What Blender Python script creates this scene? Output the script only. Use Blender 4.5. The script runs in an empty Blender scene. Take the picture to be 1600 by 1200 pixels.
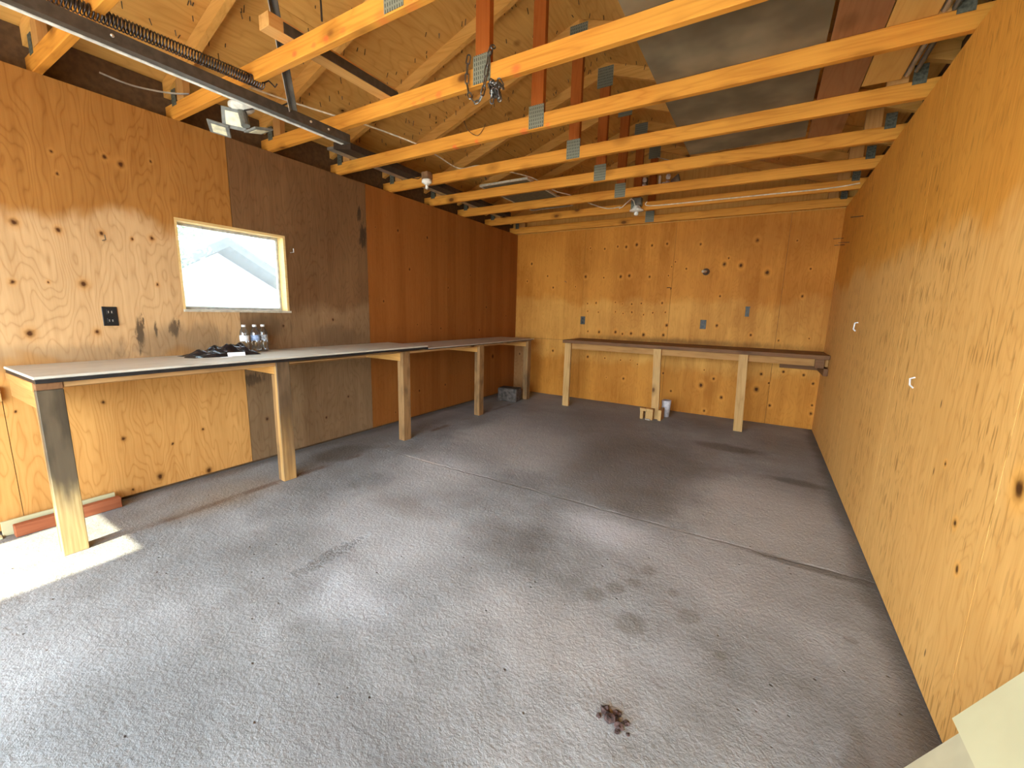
import bpy, bmesh, math, random
from mathutils import Vector, Matrix
random.seed(7)
C = bpy.context.scene.collection
SC = bpy.context.scene
W, D, H = 4.032, 5.398, 2.44          # room width, back wall, top of the wall plywood
FY = -1.5                             # front (garage door) wall

# ------------------------------------------------------------------ camera, sky, sun, exposure
def rot(a, b, c):
    return Matrix.Rotation(a, 3, 'Z') @ Matrix.Rotation(b, 3, 'X') @ Matrix.Rotation(c, 3, 'Y')
R = rot(0.539396, -0.172108, -0.025683)
cam = bpy.data.objects.new('camera', bpy.data.cameras.new('camera')); C.objects.link(cam)
cam.data.sensor_width = 36.0
cam.data.lens = 646.98 / 1600 * 36.0
cam.data.clip_start = 0.02
m3 = Matrix((R.col[0], R.col[2], -R.col[1])).transposed()
cam.matrix_world = Matrix.Translation((3.429451, -0.397757, 1.261786)) @ m3.to_4x4()
SC.camera = cam

world = bpy.data.worlds.new('sky'); SC.world = world; world.use_nodes = True
bg = world.node_tree.nodes['Background']
bg.inputs['Color'].default_value = (0.74, 0.89, 1.0, 1)
bg.inputs['Strength'].default_value = 9.0
sun = bpy.data.objects.new('sun', bpy.data.lights.new('sun', 'SUN')); C.objects.link(sun)
sun.data.energy = 8.5; sun.data.angle = math.radians(0.6); sun.data.color = (1.0, 0.92, 0.66)
sun.rotation_euler = Vector((-0.08, 1.0, -1.12)).to_track_quat('-Z', 'Y').to_euler()
SC.view_settings.view_transform = 'Standard'; SC.view_settings.look = 'None'
SC.view_settings.gamma = 1.0; SC.view_settings.use_curve_mapping = False
SC.view_settings.exposure = 1.22
SC.cycles.max_bounces = 14; SC.cycles.diffuse_bounces = 9; SC.cycles.transparent_max_bounces = 16
SC.cycles.sample_clamp_indirect = 12.0
SC.cycles.caustics_reflective = False; SC.cycles.caustics_refractive = False
def portal(name, loc, rotv, sx, sy):          # tells the renderer where the sky comes in; gives no light itself
    o = bpy.data.objects.new(name, bpy.data.lights.new(name, 'AREA')); C.objects.link(o)
    o.data.shape = 'RECTANGLE'; o.data.size = sx; o.data.size_y = sy; o.data.cycles.is_portal = True
    o.location = loc; o.rotation_euler = rotv
ZB = 2.15                                      # head of the open garage doorway, added to let in daylight
portal('garage_portal', (2.42, FY - .02, ZB / 2), (math.radians(90), 0, 0), 2.66, ZB)
portal('doorway_portal', (0.63, FY - .02, 1.082), (math.radians(90), 0, 0), .74, 2.165)
portal('window_portal', (-.13, 1.285, 1.516), (0, math.radians(-90), 0), .62, .75)

# ------------------------------------------------------------------ shader helper
class S:
    def __init__(s, m, sock): s.m, s.k = m, sock
    def _b(s, o, op, rev=False):
        n = s.m.nt.nodes.new('ShaderNodeMath'); n.operation = op
        for i, v in enumerate((o, s) if rev else (s, o)):
            if isinstance(v, S): s.m.nt.links.new(v.k, n.inputs[i])
            else: n.inputs[i].default_value = v
        return S(s.m, n.outputs[0])
    def __add__(s, o): return s._b(o, 'ADD')
    __radd__ = __add__
    def __sub__(s, o): return s._b(o, 'SUBTRACT')
    def __rsub__(s, o): return s._b(o, 'SUBTRACT', True)
    def __mul__(s, o): return s._b(o, 'MULTIPLY')
    __rmul__ = __mul__
    def __truediv__(s, o): return s._b(o, 'DIVIDE')
    def mn(s, o): return s._b(o, 'MINIMUM')
    def mx(s, o): return s._b(o, 'MAXIMUM')
    def pw(s, o): return s._b(o, 'POWER')
    def frac(s): return s._b(0, 'FRACT')
    def abs(s): return s._b(0, 'ABSOLUTE')
    def gt(s, o): return s._b(o, 'GREATER_THAN')
    def step(s, lo, hi, a=0., b=1.):          # smoothstep lo..hi -> a..b
        n = s.m.nt.nodes.new('ShaderNodeMapRange'); n.interpolation_type = 'SMOOTHSTEP'
        s.m.nt.links.new(s.k, n.inputs[0])
        for i, v in zip((1, 2, 3, 4), (lo, hi, a, b)): n.inputs[i].default_value = v
        return S(s.m, n.outputs[0])
class Mat:
    def __init__(s, name, rough=.7, metal=0., spec=.3):
        s.mat = bpy.data.materials.new(name); s.mat.use_nodes = True; s.nt = s.mat.node_tree
        s.b = s.nt.nodes['Principled BSDF']; s.out = s.nt.nodes['Material Output']
        s.b.inputs['Roughness'].default_value = rough; s.b.inputs['Metallic'].default_value = metal
        s.b.inputs['Specular IOR Level'].default_value = spec
        s._p = None
    def set(s, inp, v):
        i = s.b.inputs[inp]
        if isinstance(v, S): s.nt.links.new(v.k, i)
        elif isinstance(v, tuple): i.default_value = v + (1,) if len(v) == 3 else v
        else: i.default_value = v
        return s
    def pos(s):
        if s._p is None:
            t = s.nt.nodes.new('ShaderNodeTexCoord'); sp = s.nt.nodes.new('ShaderNodeSeparateXYZ')
            s.nt.links.new(t.outputs['Object'], sp.inputs[0]); s._p = [S(s, o) for o in sp.outputs]
        return s._p
    def rand(s):
        n = s.nt.nodes.new('ShaderNodeObjectInfo'); return S(s, n.outputs['Random'])
    def vec(s, *xyz):
        n = s.nt.nodes.new('ShaderNodeCombineXYZ')
        for i, v in enumerate(xyz):
            if isinstance(v, S): s.nt.links.new(v.k, n.inputs[i])
            else: n.inputs[i].default_value = v
        return S(s, n.outputs[0])
    def noise(s, v, scale=1., detail=2., rough=.5, dist=0.):
        n = s.nt.nodes.new('ShaderNodeTexNoise'); s.nt.links.new(v.k, n.inputs['Vector'])
        n.inputs['Scale'].default_value = scale; n.inputs['Detail'].default_value = detail
        n.inputs['Roughness'].default_value = rough; n.inputs['Distortion'].default_value = dist
        return S(s, n.outputs[0])
    def voro(s, v, scale=1., rnd=1.):
        n = s.nt.nodes.new('ShaderNodeTexVoronoi'); s.nt.links.new(v.k, n.inputs['Vector'])
        n.inputs['Scale'].default_value = scale; n.inputs['Randomness'].default_value = rnd
        sp = s.nt.nodes.new('ShaderNodeSeparateColor'); s.nt.links.new(n.outputs['Color'], sp.inputs[0])
        return S(s, n.outputs['Distance']), S(s, sp.outputs[0])
    def dist(s, v, p):
        n = s.nt.nodes.new('ShaderNodeVectorMath'); n.operation = 'DISTANCE'
        s.nt.links.new(v.k, n.inputs[0]); n.inputs[1].default_value = p
        return S(s, n.outputs['Value'])
    def mix(s, f, a, b):
        n = s.nt.nodes.new('ShaderNodeMix'); n.data_type = 'RGBA'
        for i, v in zip((0, 6, 7), (f, a, b)):
            if isinstance(v, S): s.nt.links.new(v.k, n.inputs[i])
            else: n.inputs[i].default_value = (v + (1,)) if isinstance(v, tuple) else v
        return S(s, n.outputs[2])
    def bump(s, h, strength=.3, d=.01):
        n = s.nt.nodes.new('ShaderNodeBump'); n.inputs['Strength'].default_value = strength
        n.inputs['Distance'].default_value = d; s.nt.links.new(h.k, n.inputs['Height'])
        s.nt.links.new(n.outputs[0], s.b.inputs['Normal']); return s

def plain(name, col, rough=.6, metal=0., var=.12, sc=30., spec=.3):
    m = Mat(name, rough, metal, spec); p = m.pos()
    n = m.noise(m.vec(*p), sc, 3)
    dk = tuple(c * (1 - 2 * var) for c in col); lt = tuple(min(1, c * (1 + var)) for c in col)
    m.set('Base Color', m.mix(n.step(.3, .7), dk, lt)).bump(n, .08, .004)
    return m.mat

def plywood(name, ax, light, dark, knots=(), kr=.017, fleck=.0, stains=(), seed=0., rings=1., rough=.55, tone=.5, boards=0., halo=.5, zones=()):
    m = Mat(name, rough, 0., .07); x, y, z = m.pos(); u = (x, y)[ax]
    n1 = m.noise(m.vec(u * 3.4, z * .8, seed), 1., 3., .5)
    r = (n1 * 30. + u * 9.).frac()
    line = ((r - .5).abs() * 2.).pw(4.) * (rings * .55)
    fine = m.noise(m.vec(u * 95., z * 3.2, seed), 1., 3., .6)
    streak = m.noise(m.vec(u * 22., z * 1.1, seed + 3.), 1., 2., .5)
    broad = m.noise(m.vec(u * 1.6, z * .9, seed + 9.), 1., 5., .62)
    t = line + (fine - .5) * .75 + (streak - .5) * .7 + (broad - .5) * (1.3 * tone) + .38
    if boards:
        f = m.noise(m.vec(u * boards, z * .12, seed + 5.), 1., 0.)
        t = t + f.step(.47, .53) * .3 - .12
    t = t.mx(0.).mn(1.)
    col = m.mix(t, light, dark)
    for (za, zb, l2, d2) in zones:            # second colour between two heights: bleached wood, on left sheets also painted light
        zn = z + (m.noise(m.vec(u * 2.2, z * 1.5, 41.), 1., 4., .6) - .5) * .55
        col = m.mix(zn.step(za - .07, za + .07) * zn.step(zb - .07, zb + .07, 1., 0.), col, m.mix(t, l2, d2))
    if fleck:
        fl = m.noise(m.vec(u * 85., z * 9., seed + 21.), 1., 1., .4).step(.585, .66) * m.noise(m.vec(u * 1.5, z * 1.2, seed + 2.), 1., 2.).step(.36, .56)
        col = m.mix(fl * fleck, col, tuple(c * .5 for c in dark))
        spot = m.voro(m.vec(u * 16., z * 5., seed), 1.)
        col = m.mix(spot[0].step(.05, .11, 1., 0.) * spot[1].gt(.86) * .8, col, (.05, .018, .006))
    if knots:
        wob = (m.noise(m.vec(u * 40., z * 40., 1.), 1., 1.) - .5) * .012
        wob2 = (m.noise(m.vec(u * 40., z * 40., 7.), 1., 1.) - .5) * .012
        v = m.vec(u + wob, (z + wob2) * .8, 0.)
        d = None
        rr = random.Random(len(knots))
        for k in knots:
            rad = kr * rr.uniform(.45, 1.0) if len(k) < 3 else k[2]
            e = m.dist(v, (k[0], k[1] * .8, 0)) / rad
            d = e if d is None else d.mn(e)
        col = m.mix(d.step(.6, 2.9, 1., 0.) * halo, col, tuple(min(1., c * 1.18) for c in light))
        col = m.mix(d.step(.55, 1.5, 1., 0.) * .6, col, tuple(c * .45 for c in dark))
        col = m.mix(d.step(.3, .8, 1., 0.) * .9, col, (.05, .014, .005))
    for (su, sz, ru, rz, f, c) in stains:
        wz = (m.noise(m.vec(u * (14. if ru > .2 else 45.), z * (4. if ru > .2 else 9.), su * 7.), 1., 4., .65) - .5) * (1. if ru > .2 else 2.2)
        e = m.dist(m.vec(u / ru + wz * 1.5, z / rz + wz * 1.2, 0.), (su / ru, sz / rz, 0))
        col = m.mix(e.step(.5 if ru < 1 else .0, 1.15, 1., 0.) * f, col, c)
    m.set('Base Color', col)
    m.bump(fine * .4 + line * -.5, .25, .003)
    return m.mat

def lumber(name, ax, light, dark, knot=.5, marks=(), rough=.55, dirt=0., grain=1.):
    """sawn lumber; ax = grain direction 0 x, 1 y, 2 z"""
    m = Mat(name, rough, 0., .10); p = m.pos(); rd = m.rand() * 31.
    a = p[ax] + rd; o = [p[i] for i in range(3) if i != ax]
    b, c = o[0] + rd * .37, o[1] + rd * .53
    fine = m.noise(m.vec(a * 2.2, b * 85., c * 85.), 1., 3., .6)
    n1 = m.noise(m.vec(a * .8, b * 9., c * 9.), 1., 2.)
    r = (n1 * 9.).frac(); line = ((r - .5).abs() * 2.).pw(3.)
    broad = m.noise(m.vec(a * 2., b * 3., c * 3.), 1., 2.)
    t = ((fine - .5) * .8 * grain + line * .35 * grain + (broad - .5) * 1.1 + .35).mx(0.).mn(1.)
    col = m.mix(t, light, dark)
    vd, vr = m.voro(m.vec(a * 3.4, b * 6., c * 6.), 1.)
    on = vr.gt(1. - knot)
    col = m.mix(vd.step(.16, .36, 1., 0.) * on * .5, col, tuple(k * .6 for k in dark))
    col = m.mix(vd.step(.07, .17, 1., 0.) * on * .85, col, (.09, .028, .008))
    if dirt:
        dn = m.noise(m.vec(a * 3., b * 6., c * 6.), 1., 4., .6)
        col = m.mix(dn.step(.45, .7) * dirt, col, (.045, .035, .025))
    for (mx_, mz, mr) in marks:
        e = m.dist(m.vec(p[0] + (fine - .5) * .03, (p[2] + (fine - .5) * .02) * 1.3, 0.), (mx_, mz * 1.3, 0)) / mr
        col = m.mix(e.step(.15, .85, 1., 0.) * broad.step(.3, .6) * .75, col, (.72, .10, .035))
    m.set('Base Color', col).bump(fine, .2, .002)
    return m.mat

# ------------------------------------------------------------------ geometry helpers
class G:
    """collects shapes into one bmesh"""
    def __init__(s): s.bm = bmesh.new()
    def box(s, lo, hi, bev=0., M=None):
        x0, y0, z0 = lo; x1, y1, z1 = hi
        v = [s.bm.verts.new((x, y, z)) for x in (x0, x1) for y in (y0, y1) for z in (z0, z1)]
        if M is not None:
            for q in v: q.co = M @ q.co
        f = [s.bm.faces.new([v[i] for i in k]) for k in ((0, 1, 3, 2), (4, 6, 7, 5), (0, 4, 5, 1), (2, 3, 7, 6), (0, 2, 6, 4), (1, 5, 7, 3))]
        if bev: bmesh.ops.bevel(s.bm, geom=list({e for q in f for e in q.edges}), offset=bev, segments=1, affect='EDGES')
        return s
    def prism(s, pts, vec):
        """polygon (3d points) pushed along vec"""
        vec = Vector(vec)
        a = [s.bm.verts.new(p) for p in pts]; b = [s.bm.verts.new(Vector(p) + vec) for p in pts]
        s.bm.faces.new(a); s.bm.faces.new(b[::-1]); n = len(a)
        for i in range(n): s.bm.faces.new((a[i], b[i], b[(i + 1) % n], a[(i + 1) % n]))
        return s
    def tube(s, pts, r, seg=6, closed=False, caps=True, flat=1.):
        pts = [Vector(p) for p in pts]; n = len(pts); rings = []; up = None
        for i, p in enumerate(pts):
            q0 = pts[i - 1] if (i > 0 or closed) else p; q1 = pts[(i + 1) % n] if (i < n - 1 or closed) else p
            t = (q1 - q0).normalized()
            if up is None: up = Vector((0, 0, 1)) if abs(t.z) < .9 else Vector((1, 0, 0))
            a = (up - t * up.dot(t))
            a = a.normalized() if a.length > 1e-5 else t.orthogonal().normalized()
            b = t.cross(a); up = a; rr = r(i / max(1, n - 1)) if callable(r) else r
            rings.append([s.bm.verts.new(p + a * (math.cos(k * 2 * math.pi / seg) * rr) + b * (math.sin(k * 2 * math.pi / seg) * rr * flat)) for k in range(seg)])
        for i in range(n if closed else n - 1):
            A, B = rings[i], rings[(i + 1) % n]
            for k in range(seg): s.bm.faces.new((A[k], A[(k + 1) % seg], B[(k + 1) % seg], B[k]))
        if caps and not closed: s.bm.faces.new(rings[0][::-1]); s.bm.faces.new(rings[-1])
        return s
    def lathe(s, prof, c=(0, 0, 0), seg=20, M=None):
        rings = []
        for r, z in prof:
            rings.append([s.bm.verts.new(Vector((math.cos(k * 2 * math.pi / seg) * max(r, 1e-4), math.sin(k * 2 * math.pi / seg) * max(r, 1e-4), z))) for k in range(seg)])
        vs = [v for q in rings for v in q]
        for A, B in zip(rings, rings[1:]):
            for k in range(seg): s.bm.faces.new((A[k], A[(k + 1) % seg], B[(k + 1) % seg], B[k]))
        s.bm.faces.new(rings[0][::-1]); s.bm.faces.new(rings[-1])
        for v in vs: v.co = (M @ v.co if M is not None else v.co) + Vector(c)
        return s
    def done(s, name, mat, parent=None, smooth=False):
        bmesh.ops.recalc_face_normals(s.bm, faces=s.bm.faces)
        me = bpy.data.meshes.new(name); s.bm.to_mesh(me); s.bm.free()
        if smooth:
            for p in me.polygons: p.use_smooth = True
        for q in (mat if isinstance(mat, list) else [mat]): me.materials.append(q)
        o = bpy.data.objects.new(name, me); C.objects.link(o)
        if parent is not None: o.parent = parent
        return o
def empty(name, loc=(0, 0, 0)):
    o = bpy.data.objects.new(name, None); C.objects.link(o); o.location = loc; o.empty_display_size = .05; return o
def tag(o, label, cat, group=None):
    o['label'] = label; o['category'] = cat
    if group: o['group'] = group
    return o
def struct(o): o['kind'] = 'structure'; return o
def box(name, lo, hi, mat, parent=None, bev=0.): return G().box(lo, hi, bev).done(name, mat, parent)
def framed(loc, normal, up=(0, 0, 1)):
    """matrix with local z = normal"""
    z = Vector(normal).normalized(); x = Vector(up).cross(z).normalized(); y = z.cross(x)
    return Matrix.Translation(loc) @ Matrix((x, y, z)).transposed().to_4x4()

# ------------------------------------------------------------------ materials
KB = [(1.2,2.18),(1.41,2.16),(1.59,2.18),(1.71,2.17),(1.85,2.19,.022),(2.05,2.17),(2.24,2.18),(2.64,2.15),(3.25,2.16,.024),(3.64,2.13),(.26,2.0),(.54,1.81),(.64,1.64),(1.0,1.65),(1.15,1.79,.022),(1.42,1.77),(1.66,1.78,.022),(1.78,1.79,.022),(2.05,1.77),(2.29,1.78),(2.32,1.89),(2.36,1.95,.01),(2.5,1.86),(2.93,1.9,.025),(2.97,1.97,.012),(3.11,1.88,.026),(3.39,1.79,.028),(3.8,1.82),(.19,1.74),(1.2,1.41,.01),(1.33,1.42),(1.61,1.43),(1.71,1.41),(1.84,1.41),(1.97,1.42),(2.24,1.43),(2.92,1.52),(3.76,1.52),(1.21,1.3,.01),(1.37,1.29,.01),(1.62,1.3,.01),(1.73,1.28,.01),(1.85,1.3),(2.01,1.27,.01),(2.13,1.3,.01),(2.29,1.31,.01),(1.23,1.01),(1.4,1.01,.02),(1.64,1.02,.02),(1.74,1.0),(1.86,1.01,.02),(2.03,1.0,.024),(2.29,1.01,.02),(2.92,1.16),(3.3,1.06),(3.88,1.05),(3.59,1.01),(2.32,1.14),(1.25,.64),(1.51,.64),(1.74,.63),(1.88,.64),(1.98,.59),(1.55,.36),(1.8,.37),(.68,.69),(2.33,.5),(2.83,.59),(2.95,.49),(2.81,.39,.03),(3.06,.26,.022),(3.43,.41,.03),(2.45,.27),(3.46,.6),(3.55,.5),(3.59,.23),(2.88,.06),(3.68,.65),(3.88,.63),(3.98,.54),(4.0,.29),(4.0,.19)]
KL = [(.38,2.06),(.6,2.1,.012),(.67,2.08,.017),(.82,2.14,.008),(.39,1.95,.008),(.2,1.66,.015),(.36,1.65),(.54,1.66),(.68,1.65),(.78,1.67),(.16,1.35),(.29,1.36),(.43,1.36,.017),(.78,1.38,.008),(.19,1.08,.017),(.46,1.08),(.51,.4,.013),(.76,.3),(.95,.36),(.67,.09,.02),(.96,.04,.02),(.52,.05),(.44,.65,.01),(.32,.04),(.09,.66)]
KD = [(1.95,.24),(1.41,.34,.014),(2.07,1.15,.01),(2.34,.89,.012),(1.6,1.1,.01),(2.2,.4,.01)]
KO = [(2.9,2.08),(3.67,2.09),(2.6,2.06),(3.35,2.08),(3.17,1.09),(3.4,1.09),(3.58,1.04),(3.93,.59),(4.75,.6,.03),(3.66,.32),(5.24,.26),(3.19,.31),(2.81,.12),(4.18,1.73),(4.56,1.32),(3.72,1.54),(3.06,1.7),(2.68,1.34),(4.9,1.9),(4.4,1.0),(5.1,1.2),(4.2,.3)]
BLK = (.035, .024, .016)
ply_left = plywood('plywood_light', 1, (.37, .165, .04), (.235, .094, .02), KL, .013, seed=1., rings=.85, tone=.9, zones=[(.88, 1.72, (.56, .355, .175), (.37, .21, .09)), (-1., .88, (.66, .34, .105), (.45, .20, .05))], stains=[(.66, 1.07, .022, .11, .85, BLK), (.745, 1.09, .012, .05, .8, BLK), (.845, 1.09, .03, .07, .8, BLK), (.25, .93, .5, .10, .35, (.12, .09, .06)), (.9, 1.0, .35, .14, .45, (.10, .075, .05))])  # top: orange wood darkened by painted shade; foot: painted sun bounce
ply_dark = plywood('plywood_grey_brown', 1, (.20, .105, .045), (.11, .053, .022), KD, .012, seed=4., rings=.6, tone=1.3, zones=[(-1., 1.25, (.27, .165, .085), (.16, .09, .04))], stains=[(2.445, 1.95, .045, .16, .85, BLK), (2.41, 2.15, .02, .08, .8, BLK), (1.45, 1.1, .22, .10, .4, BLK), (1.3, .68, .12, .05, .6, BLK), (2.1, 1.0, .3, .12, .3, BLK)])  # paler lower part paints the wall's light gradient into the sheet
ply_orange = plywood('plywood_orange', 1, (.33, .118, .026), (.225, .072, .014), KO, .014, seed=8., rings=.35, tone=.6, boards=5.)
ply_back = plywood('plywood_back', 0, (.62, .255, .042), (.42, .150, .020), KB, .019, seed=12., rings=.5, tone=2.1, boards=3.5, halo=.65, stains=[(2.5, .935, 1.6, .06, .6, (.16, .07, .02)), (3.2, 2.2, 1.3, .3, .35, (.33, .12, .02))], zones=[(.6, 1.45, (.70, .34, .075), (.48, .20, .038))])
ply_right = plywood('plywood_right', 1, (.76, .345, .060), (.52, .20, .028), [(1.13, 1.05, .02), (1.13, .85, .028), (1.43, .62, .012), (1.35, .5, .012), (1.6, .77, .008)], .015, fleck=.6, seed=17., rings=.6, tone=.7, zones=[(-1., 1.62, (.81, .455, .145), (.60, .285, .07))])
ply_front = plywood('plywood_front', 0, (.60, .37, .16), (.42, .23, .08), (), seed=22.)
M_roof = Mat('plywood_roof', .65, 0., .06)
_p = M_roof.pos(); _r = M_roof.rand() * 9.
_n = M_roof.noise(M_roof.vec(_p[0] * 2.5, _p[1] * .7, _r), 1., 2.); _l = (((_n * 22.).frac() - .5).abs() * 2.).pw(4.)
_f = M_roof.noise(M_roof.vec(_p[0] * 60., _p[1] * 3., _r), 1., 3.); _bd = M_roof.noise(M_roof.vec(_p[0] * 1.4, _p[1] * 1.4, _r), 1., 3.)
_c = M_roof.mix(((_f - .5) * .7 + _l * .25 + (_bd - .5) * 1.4 + .4).mx(0.).mn(1.), (.72, .405, .115), (.45, .215, .05))
_vd, _vr = M_roof.voro(M_roof.vec(_p[0] * 5., _p[1] * 4., _r), 1.); _on = _vr.gt(.62)
_c = M_roof.mix(_vd.step(.08, .2, 1., 0.) * _on * .5, _c, (.16, .06, .02)); _c = M_roof.mix(_vd.step(.03, .085, 1., 0.) * _on, _c, (.03, .01, .004))
M_roof.set('Base Color', _c); ply_roof = M_roof.mat

L_CH = ((.70, .31, .050), (.42, .152, .020))
chord_m = lumber('chord_lumber', 0, *L_CH, knot=.6)
MA = [(1.34, 2.465, .035), (1.49, 2.46, .03), (1.58, 2.46, .035), (1.7, 2.46, .035), (1.93, 2.45, .06), (2.1, 2.445, .06)]
MB = [(1.38, 2.46, .03), (1.53, 2.45, .035), (1.6, 2.455, .03), (1.72, 2.455, .04), (2.22, 2.46, .05)]
MC = [(1.34, 2.445, .035), (1.54, 2.45, .03), (1.92, 2.442, .05), (2.1, 2.45, .03)]
chord_mk = [lumber('chord_lumber_marked_' + k, 0, *L_CH, knot=.4, marks=mk) for k, mk in (('a', MA), ('b', MB), ('c', MC))]
raft_m = lumber('rafter_lumber', 0, (.72, .39, .11), (.50, .24, .05), knot=.4)
king_m = lumber('king_post_lumber', 2, (.42, .12, .025), (.29, .072, .013), knot=.3)
heel_m = lumber('heel_lumber', 2, (.48, .25, .08), (.33, .15, .045), knot=.3)
beam_m = lumber('beam_lumber', 1, (.60, .33, .11), (.42, .20, .055), knot=.4)
leg_m = lumber('leg_lumber', 2, (.38, .215, .09), (.21, .108, .042), knot=.45, dirt=.55)
legback_m = lumber('leg_lumber_back', 2, (.62, .38, .15), (.42, .22, .07), knot=.5, dirt=.12)
rail_m = lumber('rail_lumber_y', 1, (.46, .26, .105), (.30, .15, .055), knot=.4, dirt=.35)
railx_m = lumber('rail_lumber_x', 0, (.52, .27, .09), (.36, .17, .05), knot=.4, dirt=.15)
bearer_m = lumber('bearer_lumber', 0, (.66, .34, .10), (.48, .22, .055), knot=.3)
plank_m = lumber('brown_plank', 0, (.24, .115, .05), (.13, .06, .028), knot=.3, dirt=.3)
redwood_m = lumber('red_board', 1, (.36, .12, .055), (.25, .07, .03), knot=.2)
# first leg: dark oil stain over its upper two thirds
_m = Mat('stained_leg', .5); _x, _y, _z = _m.pos()
_g = _m.noise(_m.vec(_x * 70., _y * 70., _z * 3.), 1., 3.); _s = _m.noise(_m.vec(_x * 9., _y * 12., _z * 3.5), 1., 4.)
_wood = _m.mix(_g.step(.25, .75), (.60, .44, .20), (.40, .26, .10))
_m.set('Base Color', _m.mix((_z + (_s - .5) * .5).step(.24, .48) * .94, _wood, _m.mix(_s.step(.35, .65), (.028, .021, .016), (.085, .062, .04)))); stain_m = _m.mat
_m = Mat('stained_shaded_leg', .5); _x, _y, _z = _m.pos()  # second leg: stain plus painted shade on its room-facing side
_g = _m.noise(_m.vec(_x * 70., _y * 70., _z * 3.), 1., 3.); _s = _m.noise(_m.vec(_x * 9., _y * 12., _z * 3.5 + 7.), 1., 4.)
_m.set('Base Color', _m.mix(_x.step(.548, .556) * (_z + (_s - .5) * .7).step(-.1, .6) * .9, _m.mix(_g.step(.25, .75), (.56, .33, .12), (.36, .19, .06)), _m.mix(_s.step(.35, .65), (.035, .024, .016), (.12, .075, .045)))); stain_shade_m = _m.mat
_m = Mat('bench_sheet', .6); _x, _y, _z = _m.pos()
_g = _m.noise(_m.vec(_x * 60., _y * 5., _z), 1., 4., .6); _s = _m.noise(_m.vec(_x * 6., _y * 3., 2.), 1., 4.)
_m.set('Base Color', _m.mix(_s.step(.55, .75) * .5, _m.mix(_g.step(.25, .75), (.62, .58, .49), (.47, .43, .35)), (.24, .19, .13))); bench_m = _m.mat
black_m = plain('black_edge', (.018, .016, .016), .45)
galv_m = plain('galvanized_steel', (.42, .42, .38), .42, .7, .15, 12.)
rail_dark = plain('dark_steel', (.075, .062, .05), .45, .25)
bolt_m = plain('bolt_zinc', (.75, .73, .68), .3, .8)
spring_m = plain('spring_steel', (.09, .075, .075), .35, .8)
_m = Mat('gang_plate_steel', .45, .35); _x, _y, _z = _m.pos()
_u = ((_x * 75.).frac() - .5).abs(); _v = ((_z * 45.).frac() - .5).abs(); _h = _u.step(.10, .2, 1., 0.) * _v.step(.28, .36, 1., 0.)
_m.set('Base Color', _m.mix(_h, (.20, .205, .155), (.02, .02, .016))).bump(_h, -.5, .003); plate_m = _m.mat; _m.b.inputs['Metallic'].default_value = .1
plate_dk = plain('gang_plate_dark', (.085, .085, .062), .6, 0., .3, 60.)  # darker steel for the heel plates
chain_m = plain('chain_steel', (.16, .15, .14), .3, .85)
cable_m = plain('white_cable_sheath', (.72, .64, .50), .5)
darkwire_m = plain('dark_wire', (.03, .02, .015), .5)
porc_m = plain('white_porcelain', (.80, .78, .70), .25, spec=.5)
bulb_m = plain('frosted_bulb', (.86, .84, .78), .25, spec=.5)
brownbox_m = plain('brown_box', (.22, .12, .06), .5)
greybox_m = plain('grey_metal_box', (.16, .16, .14), .45, .5)
led_frame_m = plain('lamp_frame_grey', (.17, .17, .155), .5, .1)
led_m = plain('lamp_lens', (.70, .66, .46), .35)
sheet_grey = plain('grey_sheet', (.20, .16, .10), .7, 0, .22, 3.)
sheet_red = lumber('reddish_board', 1, (.30, .145, .065), (.22, .095, .04), knot=.2)
sheet_tan = lumber('tan_board', 1, (.62, .37, .11), (.48, .25, .06), knot=.3)
oldboard_m = plain('old_dark_board', (.05, .032, .02), .8)
palewood_m = plain('pale_edge', (.46, .41, .32), .6)
screen_m = plain('screen_panel', (.10, .095, .07), .6)
cream_m = plain('cream_paint', (.52, .465, .275), .5, 0, .03, 8.)
outlet_b = plain('black_outlet_plastic', (.012, .012, .013), .35)
outlet_g = plain('grey_outlet_plate', (.085, .078, .06), .5, .0)
slot_m = plain('outlet_slot', (.35, .34, .30), .5)
slotd_m = plain('outlet_hole', (.02, .018, .015), .6)
block_m = plain('dark_concrete_block', (.11, .09, .075), .9, 0, .25, 25.)
paper_m = plain('white_paper', (.80, .82, .86), .6, 0, .04)
bag_m = plain('black_polythene', (.012, .013, .016), .22, spec=.6)
whitep_m = plain('white_cap_plastic', (.82, .84, .86), .4)
rust_m = plain('rusty_iron', (.10, .055, .03), .6, .5)
nail_m = plain('nail_steel', (.10, .075, .05), .5, .6)
dark_wood = plain('dark_framing', (.10, .055, .025), .8)
siding_m = plain('house_siding', (.30, .32, .32), .7, 0, .03, 3.)
shingle_m = plain('house_shingle', (.035, .037, .042), .9, 0, .1, 6., .05)
leaf_m = plain('leaf_green', (.10, .20, .07), .6)
bark_m = plain('bark', (.16, .11, .07), .8)
gravel_m = plain('driveway', (.60, .58, .54), .9, 0, .15, 8.)
pet = Mat('clear_bottle', .08)
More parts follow.
